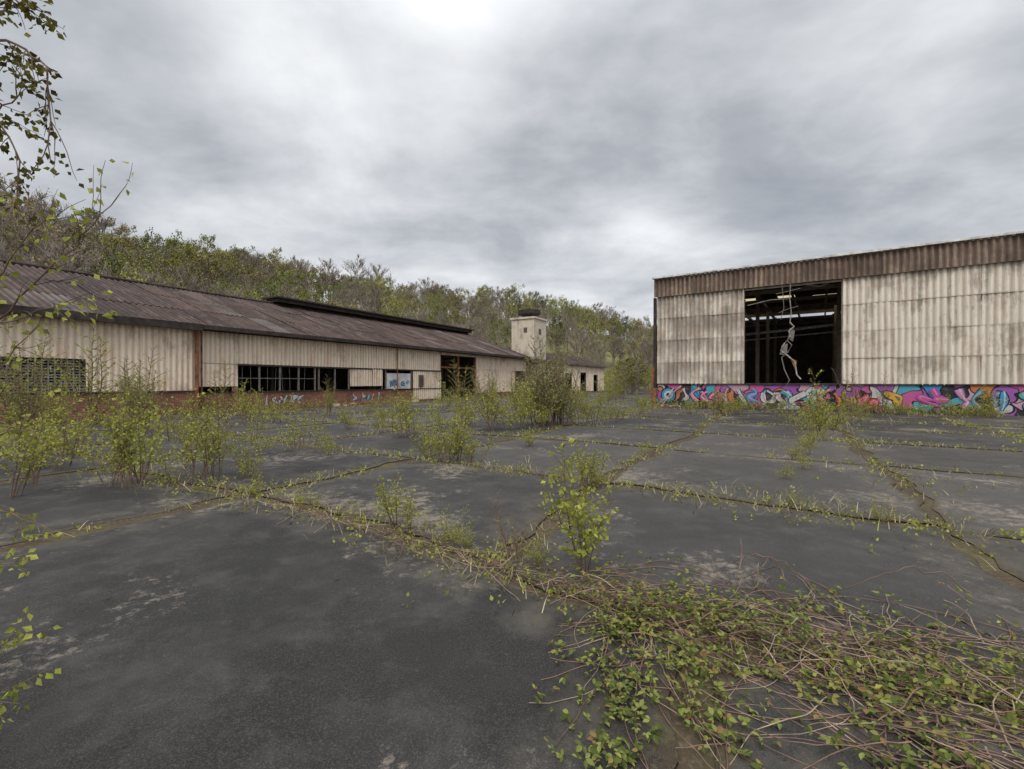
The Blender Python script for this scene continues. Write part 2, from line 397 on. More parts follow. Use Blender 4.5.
mb.obj('hanging_bent_downpipe',[M['white_steel'],M['steel'],M['rust']],RB)
mb=MB()
mb.box(-.22,-.06,-.1,.15,1.2,7.2,0); mb.tube([(-.3,-.2,.0),(-.25,-.2,1.6),(-.2,-.1,2.6)],.08,6,1)
mb.box(-.3,.0,-.25,.1,0,1.1,1)
mb.obj('corner_stanchion',[M['rotbeam'],M['rust']],RB)
mb=MB()
for k in range(34):
    p=Vector((R.uniform(-.6,5),R.uniform(-1.0,-.1),R.uniform(.03,.12))); d=rv(R.uniform(.2,.5)); d.z*=.25
    if k%3: mb.tube([p-d,p+d],R.uniform(.02,.05),4,R.choice([0,1,2]))
    else:
        s=R.uniform(.08,.25); mb.box(p.x-s,p.x+s,p.y-s*.6,p.y+s*.6,0,s*.7,R.choice([0,1,2]))
mb.tube([(.1,-.5,.05),(1.6,-.1,1.35)],.05,5,0); mb.tube([(.5,-.6,.05),(1.1,-.1,1.2)],.03,5,2)
mb.obj('rubble_heap',[M['white_steel'],M['rust'],M['concrete']],None).matrix_world=Matrix.Translation((9.68,30.7,0))@Matrix.Rotation(a2,4,'Z')

# ------------------------------------------------------------------ LEFT BUILDING
a1=math.atan2(.868,.496); P0=(-20,17.95,0)
LB=empty('derelict_factory_shed',P0,a1)
r2=random.Random(5)
mb=MB()
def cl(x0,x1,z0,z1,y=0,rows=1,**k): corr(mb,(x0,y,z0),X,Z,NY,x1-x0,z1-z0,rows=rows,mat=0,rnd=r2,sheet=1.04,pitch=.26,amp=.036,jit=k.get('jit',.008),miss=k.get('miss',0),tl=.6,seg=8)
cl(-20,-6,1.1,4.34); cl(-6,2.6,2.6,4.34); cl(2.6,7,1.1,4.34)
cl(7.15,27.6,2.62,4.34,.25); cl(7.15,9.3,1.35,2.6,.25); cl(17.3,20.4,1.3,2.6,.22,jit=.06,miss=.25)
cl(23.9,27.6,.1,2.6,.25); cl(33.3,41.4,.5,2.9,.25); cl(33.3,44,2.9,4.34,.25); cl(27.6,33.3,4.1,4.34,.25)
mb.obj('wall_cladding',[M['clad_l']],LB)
mb=MB()
mb.box(-20,7,.04,.34,0,1.1); mb.box(7.0,27.6,.29,.55,0,1.0); mb.box(33.3,44,.29,.55,0,.5)
mb.box(6.7,7.0,-.06,.03,0,1.05); mb.box(9.0,9.3,.2,.28,0,1.3)
mb.obj('brick_plinth',[M['brick']],LB)
mb=MB()
mb.box(-20,7,-.04,.3,1.1,1.16,0); mb.box(7.0,27.6,.2,.5,1.0,1.06,0); mb.box(9.3,27.6,.2,.33,2.54,2.64,0)
mb.box(-20,7.1,-.55,-.36,4.26,4.6,0); mb.box(7.1,44.3,-.52,-.38,4.36,4.58,0); mb.box(-20,44.2,-.36,.3,4.38,4.43,0)
for xx in (9.3,10.6,11.9,13.2,14.4,14.7,16,17.2,20.4,20.8,23.7): mb.box(xx-.04,xx+.04,.26,.34,1.06,2.54,2)
for xx in (27.6,33.3,41.4,43.9,30.4): mb.box(xx-.1,xx+.1,.28,.42,0,4.34,1)
mb.box(9.3,14.4,.28,.32,1.8,1.84,2); mb.box(27.7,33.2,.36,.4,2.9,3.05,1)
for k in range(9): 
    xx=9.6+k*.5; mb.tube([(xx,.3,1.06),(xx+r2.uniform(-.1,.1),.3,2.5)],.012,4,2)
mb.obj('frames_and_gutter',[M['rotbeam'],M['rust'],M['steel']],LB)
mb=MB()
mb.tube([(6.98,-.16,.0),(6.98,-.16,4.3)],.09,8,0); mb.tube([(7.35,.1,.2),(7.35,.1,4.3)],.04,6,0); mb.tube([(21.9,.1,1),(21.9,.1,4.3)],.045,6,0)
mb.obj('rusty_downpipe',[M['rust']],LB)
mb=MB()
for k in range(44): mb.box(-6+k*.2,-5.96+k*.2,.1,.14,1.16,2.6,0)
for k in range(12): mb.box(-6,2.6,.145,.17,1.17+k*.12,1.22+k*.12,0)
mb.obj('window_grille',[plain('grey_mesh',(.26,.25,.23),.7,.5,2)],LB)
mb=MB(); mb.box(20.9,23.6,.26,.30,1.06,2.3,0); mb.box(24.6,25.1,.1,.2,1.2,2.2,1)
mb.obj('white_panel',[plain('white_board',(.6,.61,.62),.6,.25,2),M['dark']],LB)
mb=MB()
for k in range(60):
    x=r2.uniform(15,23.5); y=r2.uniform(-1.2,.2); s=r2.uniform(.05,.24)
    p=Vector((x,y,s*.4)); d=rv(s*2,r2); d.z=abs(d.z)*.3
    if k%2: mb.box(x-s,x+s,y-s*.7,y+s*.7,0,s*.8,r2.choice([0,2]))
    else: mb.tube([p-d,p+d],.03,4,1)
mb.obj('debris_pile',[M['concrete'],M['rust'],M['brick']],LB)
mb=MB(); rg=random.Random(2)
graffiti(mb,11.0,13.6,.1,.9,.29,[0,0,0],rg,.5); graffiti(mb,17.6,20.5,.1,.95,.29,[0,2,0],rg,.6); graffiti(mb,21.2,23.4,1.1,1.9,.25,[2,0,6],rg,.6)
mb.obj('graffiti_tags',PM,LB)
mb=MB()
def slope(x0,x1,ye,ze,yr,zr,rows=3,tl=0,th=1):
    v=Vector((0,yr-ye,zr-ze)); l=v.length; v/=l; n=Vector((1,0,0)).cross(v)
    corr(mb,(x0,ye,ze),X,v,n,x1-x0,l,rows=rows,mat=0,rnd=r2,sheet=1.2,pitch=.30,amp=.045,jit=.02,seg=6,tl=tl,th=th)
slope(-20,44.2,-.45,4.55,9,7.9,3,.1,.97)
slope(-20,44.2,18.4,4.55,9,7.9,2)
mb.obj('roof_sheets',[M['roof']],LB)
mb=MB()
mb.tube([(-20,9,7.95),(44.2,9,7.95)],.12,6,0)
mb.box(17,44.2,8.3,9.7,8.05,8.35,0); mb.box(16.8,44.4,8.05,9.95,8.35,8.47,1)
mb.obj('ridge_ventilator',[M['rotbeam'],plain('vent_cap',(.06,.045,.04),.9,.3,2)],LB)
mb=MB()
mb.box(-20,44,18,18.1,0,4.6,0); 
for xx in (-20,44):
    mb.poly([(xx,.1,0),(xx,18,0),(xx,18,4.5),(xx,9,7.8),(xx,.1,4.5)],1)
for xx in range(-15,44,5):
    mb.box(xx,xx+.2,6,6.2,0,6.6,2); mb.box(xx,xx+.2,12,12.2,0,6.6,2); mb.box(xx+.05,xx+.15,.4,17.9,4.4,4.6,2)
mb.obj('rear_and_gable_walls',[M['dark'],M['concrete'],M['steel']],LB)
mb=MB(); mb.box(-19.9,43.9,.6,17.9,.02,.08); mb.obj('interior_floor',[M['floor']],LB)

TW=empty('concrete_tower',P0,a1)
mb=MB(); mb.box(46.5,50.0,.3,3.6,0,9.7,0); mb.obj('shaft',[M['concrete']],TW)
mb=MB(); mb.box(46.35,50.15,.15,3.75,9.7,9.95,0)
mb.obj('parapet',[M['concrete']],TW)
mb=MB()
n=14; mb.tube([(48.2,1.9,9.96),(48.2,1.9,10.3)],.5,6,0); mb.tube([(48.2,1.9,10.3),(48.2,1.9,10.5),(48.2,1.9,11.0),(48.2,1.9,11.1)],[1.0,1.5,1.5,1.1],n,0)
mb.tube([(49.4,1.2,9.95),(49.4,1.2,12.0)],.04,5,0); mb.tube([(47.2,3,9.95),(47.2,3,11.3)],.05,5,0); mb.tube([(49.0,1.2,11.6),(49.8,1.2,11.7)],.03,4,0)
mb.obj('rusty_tank',[M['rotbeam']],TW)
mb=MB(); mb.box(46.44,46.52,1.3,1.8,8.0,8.6,0); mb.box(47.8,48.4,.24,.31,7.8,8.5,0); mb.obj('openings',[M['dark']],TW)

SH=empty('low_outbuilding',P0,a1)
mb=MB(); slope(44.6,73.6,-.3,4.3,4.5,6.1,2,0,.5); slope(44.6,73.6,9.3,4.3,4.5,6.1,1,0,.5); mb.obj('roof',[M['roof']],SH)
mb=MB()
for (xa,xb,za) in ((50.2,56,.1),(56,58.5,2.9),(58.5,62,.1),(62,64.5,3.1),(64.5,68,.1),(68,70,2.8),(70,73.6,.1)): cl(xa,xb,za,4.2,.1)
mb.obj('wall_cladding',[M['clad_l']],SH)
mb=MB(); mb.box(44.6,73.6,8.9,9,0,4.3,0); mb.poly([(73.6,.1,0),(73.6,8.9,0),(73.6,8.9,4.3),(73.6,4.5,6.0),(73.6,.1,4.3)],0); mb.box(44.6,73.7,-.36,-.25,4.1,4.3,0)
for xx in (56,58.5,62,64.5,68,70): mb.box(xx-.1,xx+.1,.15,.3,0,4,0)
mb.obj('frame',[M['dark']],SH)

# ------------------------------------------------------------------ GROUND
D1=Vector((.496,.868,0)); D2=d2
def ab(a,b,z=0): return D1*a+D2*b+Vector((0,0,z))
mb=MB(); S=900
mb.poly([(-S,-S,0),(S,-S,0),(S,S,0),(-S,S,0)]); mb.obj('ground',[M['soil']])
A=[-9.1,-5,-.9,3.2,6.8,11,15.2,19.3,23.4,27.6,31.8,36,40.2,44.4,48.6,52.8,57,61.2,65.4,69.6]
BB=[-44.3,-40.1,-35.9,-31.7,-27.5,-23.3,-19.1,-14.9,-10.7,-6.5,-2.3,1.8,6.0,10.2,14.4,18.6,22.8]
BN=[-44.3,-40.1,-35.9,-31.7,-27.5,-23.3,-19.1,-14.9,-10.7,-6.5,-.55,4.6,9,13.5,18.6,22.8]
def left_limit(p):
    q=Vector((p.x+20,p.y-17.95)); return q.x*.868-q.y*.496
def right_in(p):
    q=Vector((p.x-9.68,p.y-30.7)); return q.x*.557+q.y*.83, q.x*.83-q.y*.557
def warp(p):
    n=mn.noise_vector(Vector((p.x*.22,p.y*.22,2.0))); return Vector((n.x*.38,n.y*.38,0))
mb=MB(); rs=random.Random(9)
for i in range(len(A)-1):
    B=BN if A[i]<3 else BB
    for j in range(len(B)-1):
        cc=ab((A[i]+A[i+1])/2,(B[j]+B[j+1])/2)
        if left_limit(cc)<1.0: continue
        dr,lx=right_in(cc)
        if dr>-1.2 and lx>-1: continue
        dist=cc.length
        near=dist<14
        la=A[i+1]-A[i]; lb=B[j+1]-B[j]
        g=rs.uniform(.05,.12)
        def ticks(l):
            core=[.12,.32,.6]; k=(int(l*4)) if near else 5
            t=[g]+[g+c for c in core]
            inner=[g+.6+(l-2*g-1.2)*q/k for q in range(1,k)]
            return t+inner+[l-g-c for c in reversed(core)]+[l-g]
        ta=ticks(la); tb=ticks(lb); tone=rs.random()**1.2
        zt=rs.uniform(0,.012); base=len(mb.v); na,nb=len(ta),len(tb)
        if A[i]<3: tone*=.08
        elif A[i]<6.5: tone*=.55
        for ii in range(na):
            for jj in range(nb):
                e=min(ii,na-1-ii,jj,nb-1-jj)
                p=ab(A[i]+ta[ii],B[j]+tb[jj])
                nzv=mn.noise_vector(p*1.7+Vector((i*7,j*3,0)))*.16+mn.noise_vector(p*6)*.06
                wgt=1 if e==0 else (.6 if e==1 else .25 if e==2 else 0)
                z=.022+zt+.014*mn.noise(p*.5)+(-.014 if e==0 else 0)
                p=p+warp(p)+Vector((nzv.x*wgt,nzv.y*wgt,z))
                mb.addv(p,((1,.6,.25,0)[min(e,3)],tone,0))
        for ii in range(na-1):
            for jj in range(nb-1):
                q=base+ii*nb+jj; mb.face((q,q+nb,q+nb+1,q+1),0)
        ring=[ii*nb for ii in range(na)]+[(na-1)*nb+jj for jj in range(1,nb)]+[ii*nb+nb-1 for ii in range(na-2,-1,-1)]+[jj for jj in range(nb-2,0,-1)]
        b2=len(mb.v)
        for q in ring:
            p=mb.v[base+q]; mb.addv((p[0],p[1],-.03),(1,tone,0))
        n=len(ring)
        for k in range(n):
            k2=(k+1)%n; mb.face((base+ring[k],base+ring[k2],b2+k2,b2+k),0)
mb.obj('asphalt_pavement',[M['asphalt']],None,True)

# ------------------------------------------------------------------ HILL
RID=[(-75,120,29),(-60,125,28),(-48,130,25),(-42,135,26),(-36,145,27),(-30,155,27),(-24,165,28),(-18,180,28),(-10,195,30),(0,210,29),(6,225,29),(12,240,25),(18,250,18),(28,260,9),(45,260,7),(70,260,9)]
def ridge(az):
    for k in range(len(RID)-1):
        if RID[k][0]<=az<=RID[k+1][0]:
            t=(az-RID[k][0])/(RID[k+1][0]-RID[k][0])
            return (RID[k][1]*(1-t)+RID[k+1][1]*t, RID[k][2]*(1-t)+RID[k+1][2]*t)
    return RID[-1][1:] if az>0 else RID[0][1:]
def hz(az,r):
    rd,H=ridge(az); f=.40*rd
    t=(r-f)/(rd-f); t=max(0,t)
    if t<=1: s=t*t*(3-2*t)*.6+.4*t
    else: s=1-.10*(t-1)
    x=r*math.sin(math.radians(az)); y=r*math.cos(math.radians(az))
    return H*s+2.5*mn.noise(Vector((x*.03,y*.03,0)))*min(1,t*2)-(.3 if t==0 else 0)
mb=MB(); azs=[-75+1.5*k for k in range(98)]; rsn=40
for az in azs:
    rd,_=ridge(az)
    for k in range(rsn):
        r=rd*(.36+1.2*k/(rsn-1)); a=math.radians(az)
        mb.addv((r*math.sin(a),r*math.cos(a),hz(az,r)))
for i in range(len(azs)-1):
    for k in range(rsn-1):
        q=i*rsn+k; mb.face((q,q+rsn,q+rsn+1,q+1),0)
mb.obj('hill',[M['hill']],None,True)

def tree(seed,h,kind):
    r=random.Random(seed); mb=MB()
    top=Vector((r.uniform(-.6,.6),r.uniform(-.6,.6),h*.9))
    trunk=[Vector((0,0,-.5)),Vector((r.uniform(-.2,.2),r.uniform(-.2,.2),h*.3)),top*.62+Vector((r.uniform(-.3,.3),0,0)),top]
    mb.tube(trunk,[h*.018,h*.014,h*.009,h*.002],5,0)
    tips=[]
    nb=15 if kind!='bare' else 20
    for k in range(nb):
        t=.28+.70*k/nb; z=h*.9*t
        p=Vector((top.x*t,top.y*t,z)); a=k*2.4+r.uniform(-.4,.4)
        ln=h*(.32*math.sin(math.pi*min(1,(t*.85+.12)))**.8)*r.uniform(.55,1.35)
        up=r.uniform(.5,1.3) 
        d=Vector((math.cos(a),math.sin(a),up)).normalized()
        mid=p+d*ln*.5+Vector((0,0,ln*.05)); e=p+d*ln
        mb.tube([p,mid,e],[h*.006,h*.004,h*.0015],3,0)
        for q in range(5 if kind!='bare' else 9):
            s=r.uniform(.25,1); b=p+d*ln*s; dd=(d+rv(.9,r)+Vector((0,0,.35))).normalized(); l2=ln*r.uniform(.2,.45)
            e2=b+dd*l2
            mb.tube([b,e2],[.035,.012],3,0)
            tips.append((e2,l2))
            if kind=='bare':
                for _ in range(5):
                    e3=b+dd*l2*r.uniform(.3,1); x=e3+(dd+rv(.9,r)+Vector((0,0,.3))).normalized()*l2*.7
                    mb.tube([e3,x],[.03,.012],3,0)
                    if r.random()<.5: tips.append((x,.1))
    if kind=='bare':
        for (e,l) in tips:
            mb.leaf(e+rv(.35,r),rv(1,r).normalized(),r.uniform(.10,.2),1,rnd=r)
    else:
        for (e,l) in tips:
            if r.random()<.22: continue
            cr=h*r.uniform(.03,.07)
            for _ in range(22):
                o=rv(cr,r)
                mb.leaf(e+o,(rv(1,r)).normalized(),r.uniform(.13,.29),1,rnd=r,w=.4)
    return mb
kinds=[('tree_y','full'),('tree_y','full'),('tree_g','full'),('tree_g','full'),('tree_o','full'),('tree_d','full'),('tree_o','bare'),('tree_o','bare'),('tree_y','bare')]
TM=[]
for k,(mt,kd) in enumerate(kinds):
    TM.append(tree(100+k,10,kd).mesh('tree_mesh_%d'%k,[M['twig'],M[mt]]))
W=empty('hillside_woodland',(0,0,0))
rt=random.Random(21)
for _ in range(950):
    az=rt.uniform(-54,24); rd,H=ridge(az)
    t=rt.random()**.7; r=rd*(.42+.62*t)
    x=r*math.sin(math.radians(az)); y=r*math.cos(math.radians(az))
    ll=left_limit(Vector((x,y,0)))
    if ll>-24 and az<8: continue
    dr,lx=right_in(Vector((x,y,0)))
    if dr>-4 and lx>-4 and dr<30: continue
    z=hz(az,r)-.3
    g=mn.noise(Vector((x*.022,y*.022,3)))
    w=[3,3,2.2,2.2,2.2,.7,1.6,1.6,2]
    if g>.06 or az<-42: w=[.8,.8,1,1,2.5,.5,4,4,4]
    if t>.85: w=[1.6,1.6,1.6,1.6,2,.5,4,4,4]
    k=rt.choices(range(9),w)[0]
    s=rt.uniform(.6,1.2)
    if t>.85 and rt.random()<.25: s*=1.4
    link('tree',TM[k],W,(x,y,z),rt.uniform(0,6.28),(s*rt.uniform(.8,1.1),s*rt.uniform(.8,1.1),s*rt.uniform(1.0,1.25)))
for _ in range(100):
    y=rt.uniform(58,105); x=y*rt.uniform(.13,.42)
    if left_limit(Vector((x,y,0)))<3 and (Vector((x+20,y-17.95,0)).dot(D1))<77: continue
    dr,lx=right_in(Vector((x,y,0)))
    if lx>-2.5 and dr>-3: continue
    if x/y<.205 and y<86: continue
    s=rt.uniform(.3,.6)
    link('tree',TM[rt.choice([0,0,1,1,2,3,4,8])],W,(x,y,-.6),rt.uniform(0,6.28),(s*1.3,s*1.3,s))

# ------------------------------------------------------------------ SAPLINGS
def sapling(seed,h,stems,ls,dens,spread,lean=.25,bare=False,tw=.42,lf=1.25,dbl=.45):
    r=random.Random(seed); mb=MB()
    for sidx in range(stems):
        a=r.uniform(0,6.28); le=r.uniform(.05,lean)*(1 if stems>1 else .4)
        hh=h*(1 if sidx==0 else r.uniform(.35,.98))
        b=Vector((math.cos(a),math.sin(a),0))*spread*r.uniform(0,1)*.3
        pts=[];p=b.copy();d=Vector((math.cos(a)*le,math.sin(a)*le,1)).normalized()
        N=9
        for k in range(N+1):
            pts.append(p.copy()); d=(d+rv(.12,r)+Vector((0,0,.03))).normalized(); p=p+d*hh/N
        r0=.0065*hh+.002
        mb.tube(pts,[r0*(1-.85*k/N) for k in range(N+1)],5,0)
        nt=int(13*dens); st=r.uniform(.15,.36)
        for q in range(nt):
            t=st+(1-st)*q/nt; f=t*N; k=min(int(f),N-1); pp=pts[k].lerp(pts[k+1],f-k)
            ang=q*2.39+r.uniform(-.5,.5); ln=hh*tw*(1.08-t)*r.uniform(.5,1.25)+.03
            dd=Vector((math.cos(ang),math.sin(ang),r.uniform(.35,1.2))).normalized()
            tp=[pp]; c=pp.copy(); M_=5
            for _ in range(M_):
                dd=(dd+rv(.22,r)).normalized(); c=c+dd*ln/M_; tp.append(c.copy())
            mb.tube(tp,[r0*.35*(1-.8*z/M_)+.0006 for z in range(M_+1)],3,0)
            if (bare and r.random()<.85) or r.random()<.10: continue
            nl=max(3,int(ln/ls*lf))
            for l in range(nl):
                f2=(l+.6)/nl*M_; kk=min(int(f2),M_-1); lp=tp[kk].lerp(tp[kk+1],f2-kk)
                for _ in range(2 if r.random()<dbl else 1):
                    ld=(dd*.6+rv(1,r)+Vector((0,0,-.1))).normalized()
                    mb.leaf(lp+rv(ls*.45,r),ld,ls*r.uniform(.5,1.15),1,rnd=r)
                if ln>.25 and r.random()<.6:
                    sp=lp+rv(1,r).normalized()*ls*2
                    mb.tube([lp,sp],[.0012,.0006],3,0)
                    for _ in range(3): mb.leaf(sp+rv(ls*.7,r),rv(1,r).normalized(),ls*r.uniform(.6,1),1,rnd=r)
    return mb
SV={}
def mk(key,name,mt,*a,**k):
    base=1+7*len(SV)
    SV[key]=[(name,sapling(base+q,*a,**k).mesh(name+'_mesh',[M['bark'],M[mt]])) for q in range(3)]
mk('one','birch_sapling','leaf',1.0,2,.060,1.4,.2,.2,dbl=.6,lf=1.35)
mk('few','birch_sapling','leaf',1.0,6,.042,.9,.45,.45)
mk('bush','willow_bush','leaf',1.0,10,.034,.95,.9,.75)
mk('bushw','willow_bush','leaf2',1.0,10,.034,.9,.8,.75)
mk('tall','birch_sapling','leaf',1.0,6,.021,1.8,.4,.35,tw=.36)
mk('tallw','grey_willow','leaf2',1.0,10,.021,1.9,.45,.3,tw=.36)
mk('bare','bare_shrub','leaf2',1.0,7,.03,1.0,.4,.45,bare=True)
PL=[('few',-5.65,6.8,1.6),('bush',-5.2,7.4,1.2),('few',-4.9,7.6,1.6),('bush',-4.35,7.6,.8),('bush',-4.9,10.6,1.2),('bush',-5.6,10.2,.8),('few',-5.9,7.3,1.3),
('one',-2.6,5.6,.32),('bush',-2.5,5.75,.3),('few',-1.25,4.97,.66),('few',-1.1,4.9,.5),('bush',-.62,4.5,.42),('bush',-.45,4.35,.3),
('one',.57,3.72,1.12),('one',.60,3.75,.78),('bush',.2,3.95,.34),('bare',.03,4.1,.65),('few',1.15,6.8,.85),('few',1.0,6.75,.7),('bush',.75,7.2,.4),('bush',1.3,7.0,.45),
('bush',-1.3,9.2,1.2),('few',-1.1,9.3,1.4),('bush',-.8,9.1,.8),('bush',-1.7,9.5,.9),('bush',-3.05,13.2,1.3),('few',-2.8,13.5,1.5),('bush',-1.75,17,1.6),('bush',-.9,15.3,1.7),('bush',-.2,15.1,1.8),('few',.3,15.6,1.9),
('tallw',1.3,16.6,3.3),('tallw',1.8,17.0,2.8),('tallw',.9,17.4,2.7),('tallw',1.4,17.6,3.1),('bush',1.0,16,1.5),('bush',2.4,17,1.7),('bush',3.1,17.2,1.5),('bushw',3.9,18.2,1.3),('bushw',5.4,20,1.0),('bush',6.2,20.8,1.1),('bush',4.6,19.4,.9),
('bush',10.3,22.2,1.6),('few',9.9,22.3,1.8),('bush',11.0,22.4,1.2),('bush',9.6,14.6,1.5),('few',9.9,14.8,2.1),('bush',9.1,14.5,1.1),('bush',10.5,15.2,1.2),('bush',8.9,22.8,1.0),
('bush',19.6,20.2,1.3),('few',21.2,20.3,1.6),('bush',20.6,20,1.0),('bare',17.6,23.6,2.6),('bare',18.5,23,2.3),('few',17.0,23.6,1.5),('bushw',16.2,21.5,1.2),('bush',14.0,23.9,1.3),('bushw',18.6,22.0,1.0),
('tall',-15.6,17.2,3.7),('tall',-14.4,17.6,3.1),('tallw',-14.9,14,2.9),('tall',-16.5,15.5,3.3),('tall',-11.3,11.5,2.2),('tallw',-12.2,15,2.4),('bush',-10.8,13.2,1.5),('bush',-10.2,15,1.4),('bush',-9.2,12.4,1.1),
('few',-6.9,6.3,1.3),('few',-8.6,8.4,1.3),('few',-8.1,8.2,1.4),('bush',-9.8,10.2,1.3),('bush',-7.4,10.6,.9),('few',-7.2,12.9,1.2),('bush',-5.4,15.3,1.0),('bush',-4.2,14.6,.8),
('bushw',-6.3,20,1.1),('tall',-2.8,24.5,2.8),('tallw',-1.2,23.5,2.5),('tall',.2,25,2.4),('bush',2.3,23.5,1.5),('tall',-8.6,21.5,2.0),('bush',-10.6,18.6,1.4),('tall',-12.6,19.9,2.4),
('bush',3.8,26,1.3),('bush',5.2,28,1.4),('bush',6.8,33,1.5),('bush',1.0,34,2.0),('tall',-1.4,33,2.4),('bush',8.2,29.8,1.2),('bush',9.4,42,2.4),('tallw',10.6,45,3.2),('bush',10,47,2.4),('bush',7.2,46,1.5),('bush',5.6,40,1.3),('bush',4.4,34,1.3),
('bush',3.6,5.9,.3),('bush',4.4,7.4,.35),('bush',5.8,9.4,.5),('few',6.3,9.9,.6),('bush',8.2,12.4,.6),('bush',-3.6,6.4,.4),('few',-6.1,7.0,.9),('bush',5.3,8.3,.4),('bush',7.2,11.2,.5),('bush',4.2,5.2,.3),
('tall',-13.6,11.6,2.2),('bush',-11.2,9.8,1.3),('few',-7.4,7.1,1.2),('bush',-3.9,9.9,.6),('bush',-2.0,11.3,.6),('bush',.4,11.2,.6),('bush',2.9,9.9,.45),('bush',12.6,17.3,.8),('bush',14.4,18.9,.7),
('bush',-8.9,17.8,1.2),('bush',-5.0,18.0,1.0),('few',-9.6,16.6,1.6),('bush',-2.4,15.6,.9),('bush',-5.6,23.5,1.3),('bush',-3.9,27,1.6),('bush',.9,20.5,1.2),('bush',2.0,19.8,1.2)]
rp=random.Random(31)
for k,(key,x,y,h) in enumerate(PL):
    nm,me=SV[key][k%3]
    w=rp.uniform(.85,1.1)*(1.12 if key.startswith('bush') else 1)
    link(nm,me,None,(x,y,.01),rp.uniform(0,6.28),(h*w,h*w,h))

# ------------------------------------------------------------------ JOINT WEEDS
mb=MB(); rw=random.Random(41)
def blade(p,h,m):
    a=rw.uniform(0,6.28); le=rw.uniform(.2,2.2)*h; w=rw.uniform(.0015,.0035)*(1+p.length*.08)
    d=Vector((math.cos(a)*le,math.sin(a)*le,h)); s=Vector((-math.sin(a),math.cos(a),0))*w
    i=len(mb.v); mb.addv(p-s); mb.addv(p+s); mb.addv(p+d*.55+Vector((0,0,h*.15))+s*.7); mb.addv(p+d*.55+Vector((0,0,h*.15))-s*.7); mb.addv(p+d)
    mb.face((i,i+1,i+2,i+3),m); mb.face((i+3,i+2,i+4),m)
def weeds(fixed,isA,lo,hi,big=1,ymin=.5):
    t=lo
    while t<hi:
        p=ab(fixed,t) if isA else ab(t,fixed)
        dist=max(p.length,2)
        t+=.0016*dist/big
        if p.y<ymin or left_limit(p)<.8: continue
        dr,lx=right_in(p)
        if dr>-.3 and lx>-.5: continue
        if abs(p.x)>1.35*p.y+1: continue
        p=p+warp(p)
        dn=mn.noise(Vector((p.x*.45,p.y*.45,fixed)))+.5*mn.noise(Vector((p.x*2,p.y*2,5)))
        if rw.random()>.50+dn*1.5: continue
        wd=(.07+.26*max(0,dn+.15))*big
        q=p+Vector((rw.gauss(0,wd),rw.gauss(0,wd),.015))
        u=rw.random()
        hh=rw.uniform(.015,.075)*(1+1.5*max(0,dn))*(1+.02*dist)
        strawp=.55 if big<1.5 else .66
        if u<strawp: blade(q,hh,0)
        elif u<.80: blade(q,hh,1)
        else:
            for _ in range(5): 
                mb.leaf(q+Vector((rw.gauss(0,.04),rw.gauss(0,.04),rw.uniform(.0,.08))),(rv(1,rw)+Vector((0,0,.3))).normalized(),rw.uniform(.015,.035)*(1+.05*dist),2,rnd=rw)
for a in A[3:14]:
    weeds(a,True,-36,24,{3.2:1.4,6.8:1.8}.get(a,1.25))
for b in BB:
    weeds(b,False,3.2,50,{1.8:2.7,-2.3:1.3}.get(b,1.25))
weeds(-6.5,False,-1,3.2,1)
mb.obj('joint_weeds',[M['straw'],M['grass'],M['leaf']])

mb=MB()
for _ in range(16000):
    if rw.random()<.55:
        s=rw.uniform(-6,60); p=Vector((-20,17.95,0))+D1*s+Vector((.868,-.496,0))*abs(rw.gauss(.1,.7))
    else:
        s=rw.uniform(-1,16); p=Vector((9.68,30.7,0))+D2*s-Vector((.557,.83,0))*abs(rw.gauss(.1,.5))
    if mn.noise(p*.4)<-.15: continue
    hh=rw.uniform(.1,.4)
    if rw.random()<.6: blade(p,hh,rw.choice([0,1,1]))
    else: mb.leaf(p+Vector((0,0,rw.uniform(.02,.5))),rv(1,rw).normalized(),rw.uniform(.05,.12),2,rnd=rw)
mb.obj('wall_base_grass',[M['straw'],M['grass'],M['leaf']])

# ------------------------------------------------------------------ BRAMBLES
mb=MB(); rb=random.Random(51)
def inside(p):
    a=.559*p.x+.8325*p.y; b=.8706*p.x-.4975*p.y
    if a>2.75: return a<4.4 and b>-6
    return b>-1.25+.25*(2.75-a)
def bleaf(p,size):
    if not inside(p): return
    a=rb.uniform(0,6.28); tilt=rv(.8,rb)
    up=(Vector((0,0,1))+tilt).normalized(); d=up.cross(Vector((math.cos(a),math.sin(a),.1))).normalized()
    for k in (-1,0,1):
        dd=(Matrix.Rotation(k*1.15,3,up)@d).normalized(); s=up.cross(dd); L_=size*(1 if k==0 else .8)
        b=p+dd*size*.08; i=len(mb.v); f=rb.uniform(.02,.14)
        for (l,w,z) in ((0,0,0),(.3,.26,f),(.62,.28,f),(.82,.15,0),(1,0,-.12),(.82,-.15,0),(.62,-.28,f),(.3,-.26,f)):
            mb.addv(b+dd*(l*L_)+s*(w*L_)+up*(z*L_))
        mb.face((i,i+1,i+2,i+3,i+4),1); mb.face((i,i+4,i+5,i+6,i+7),1)
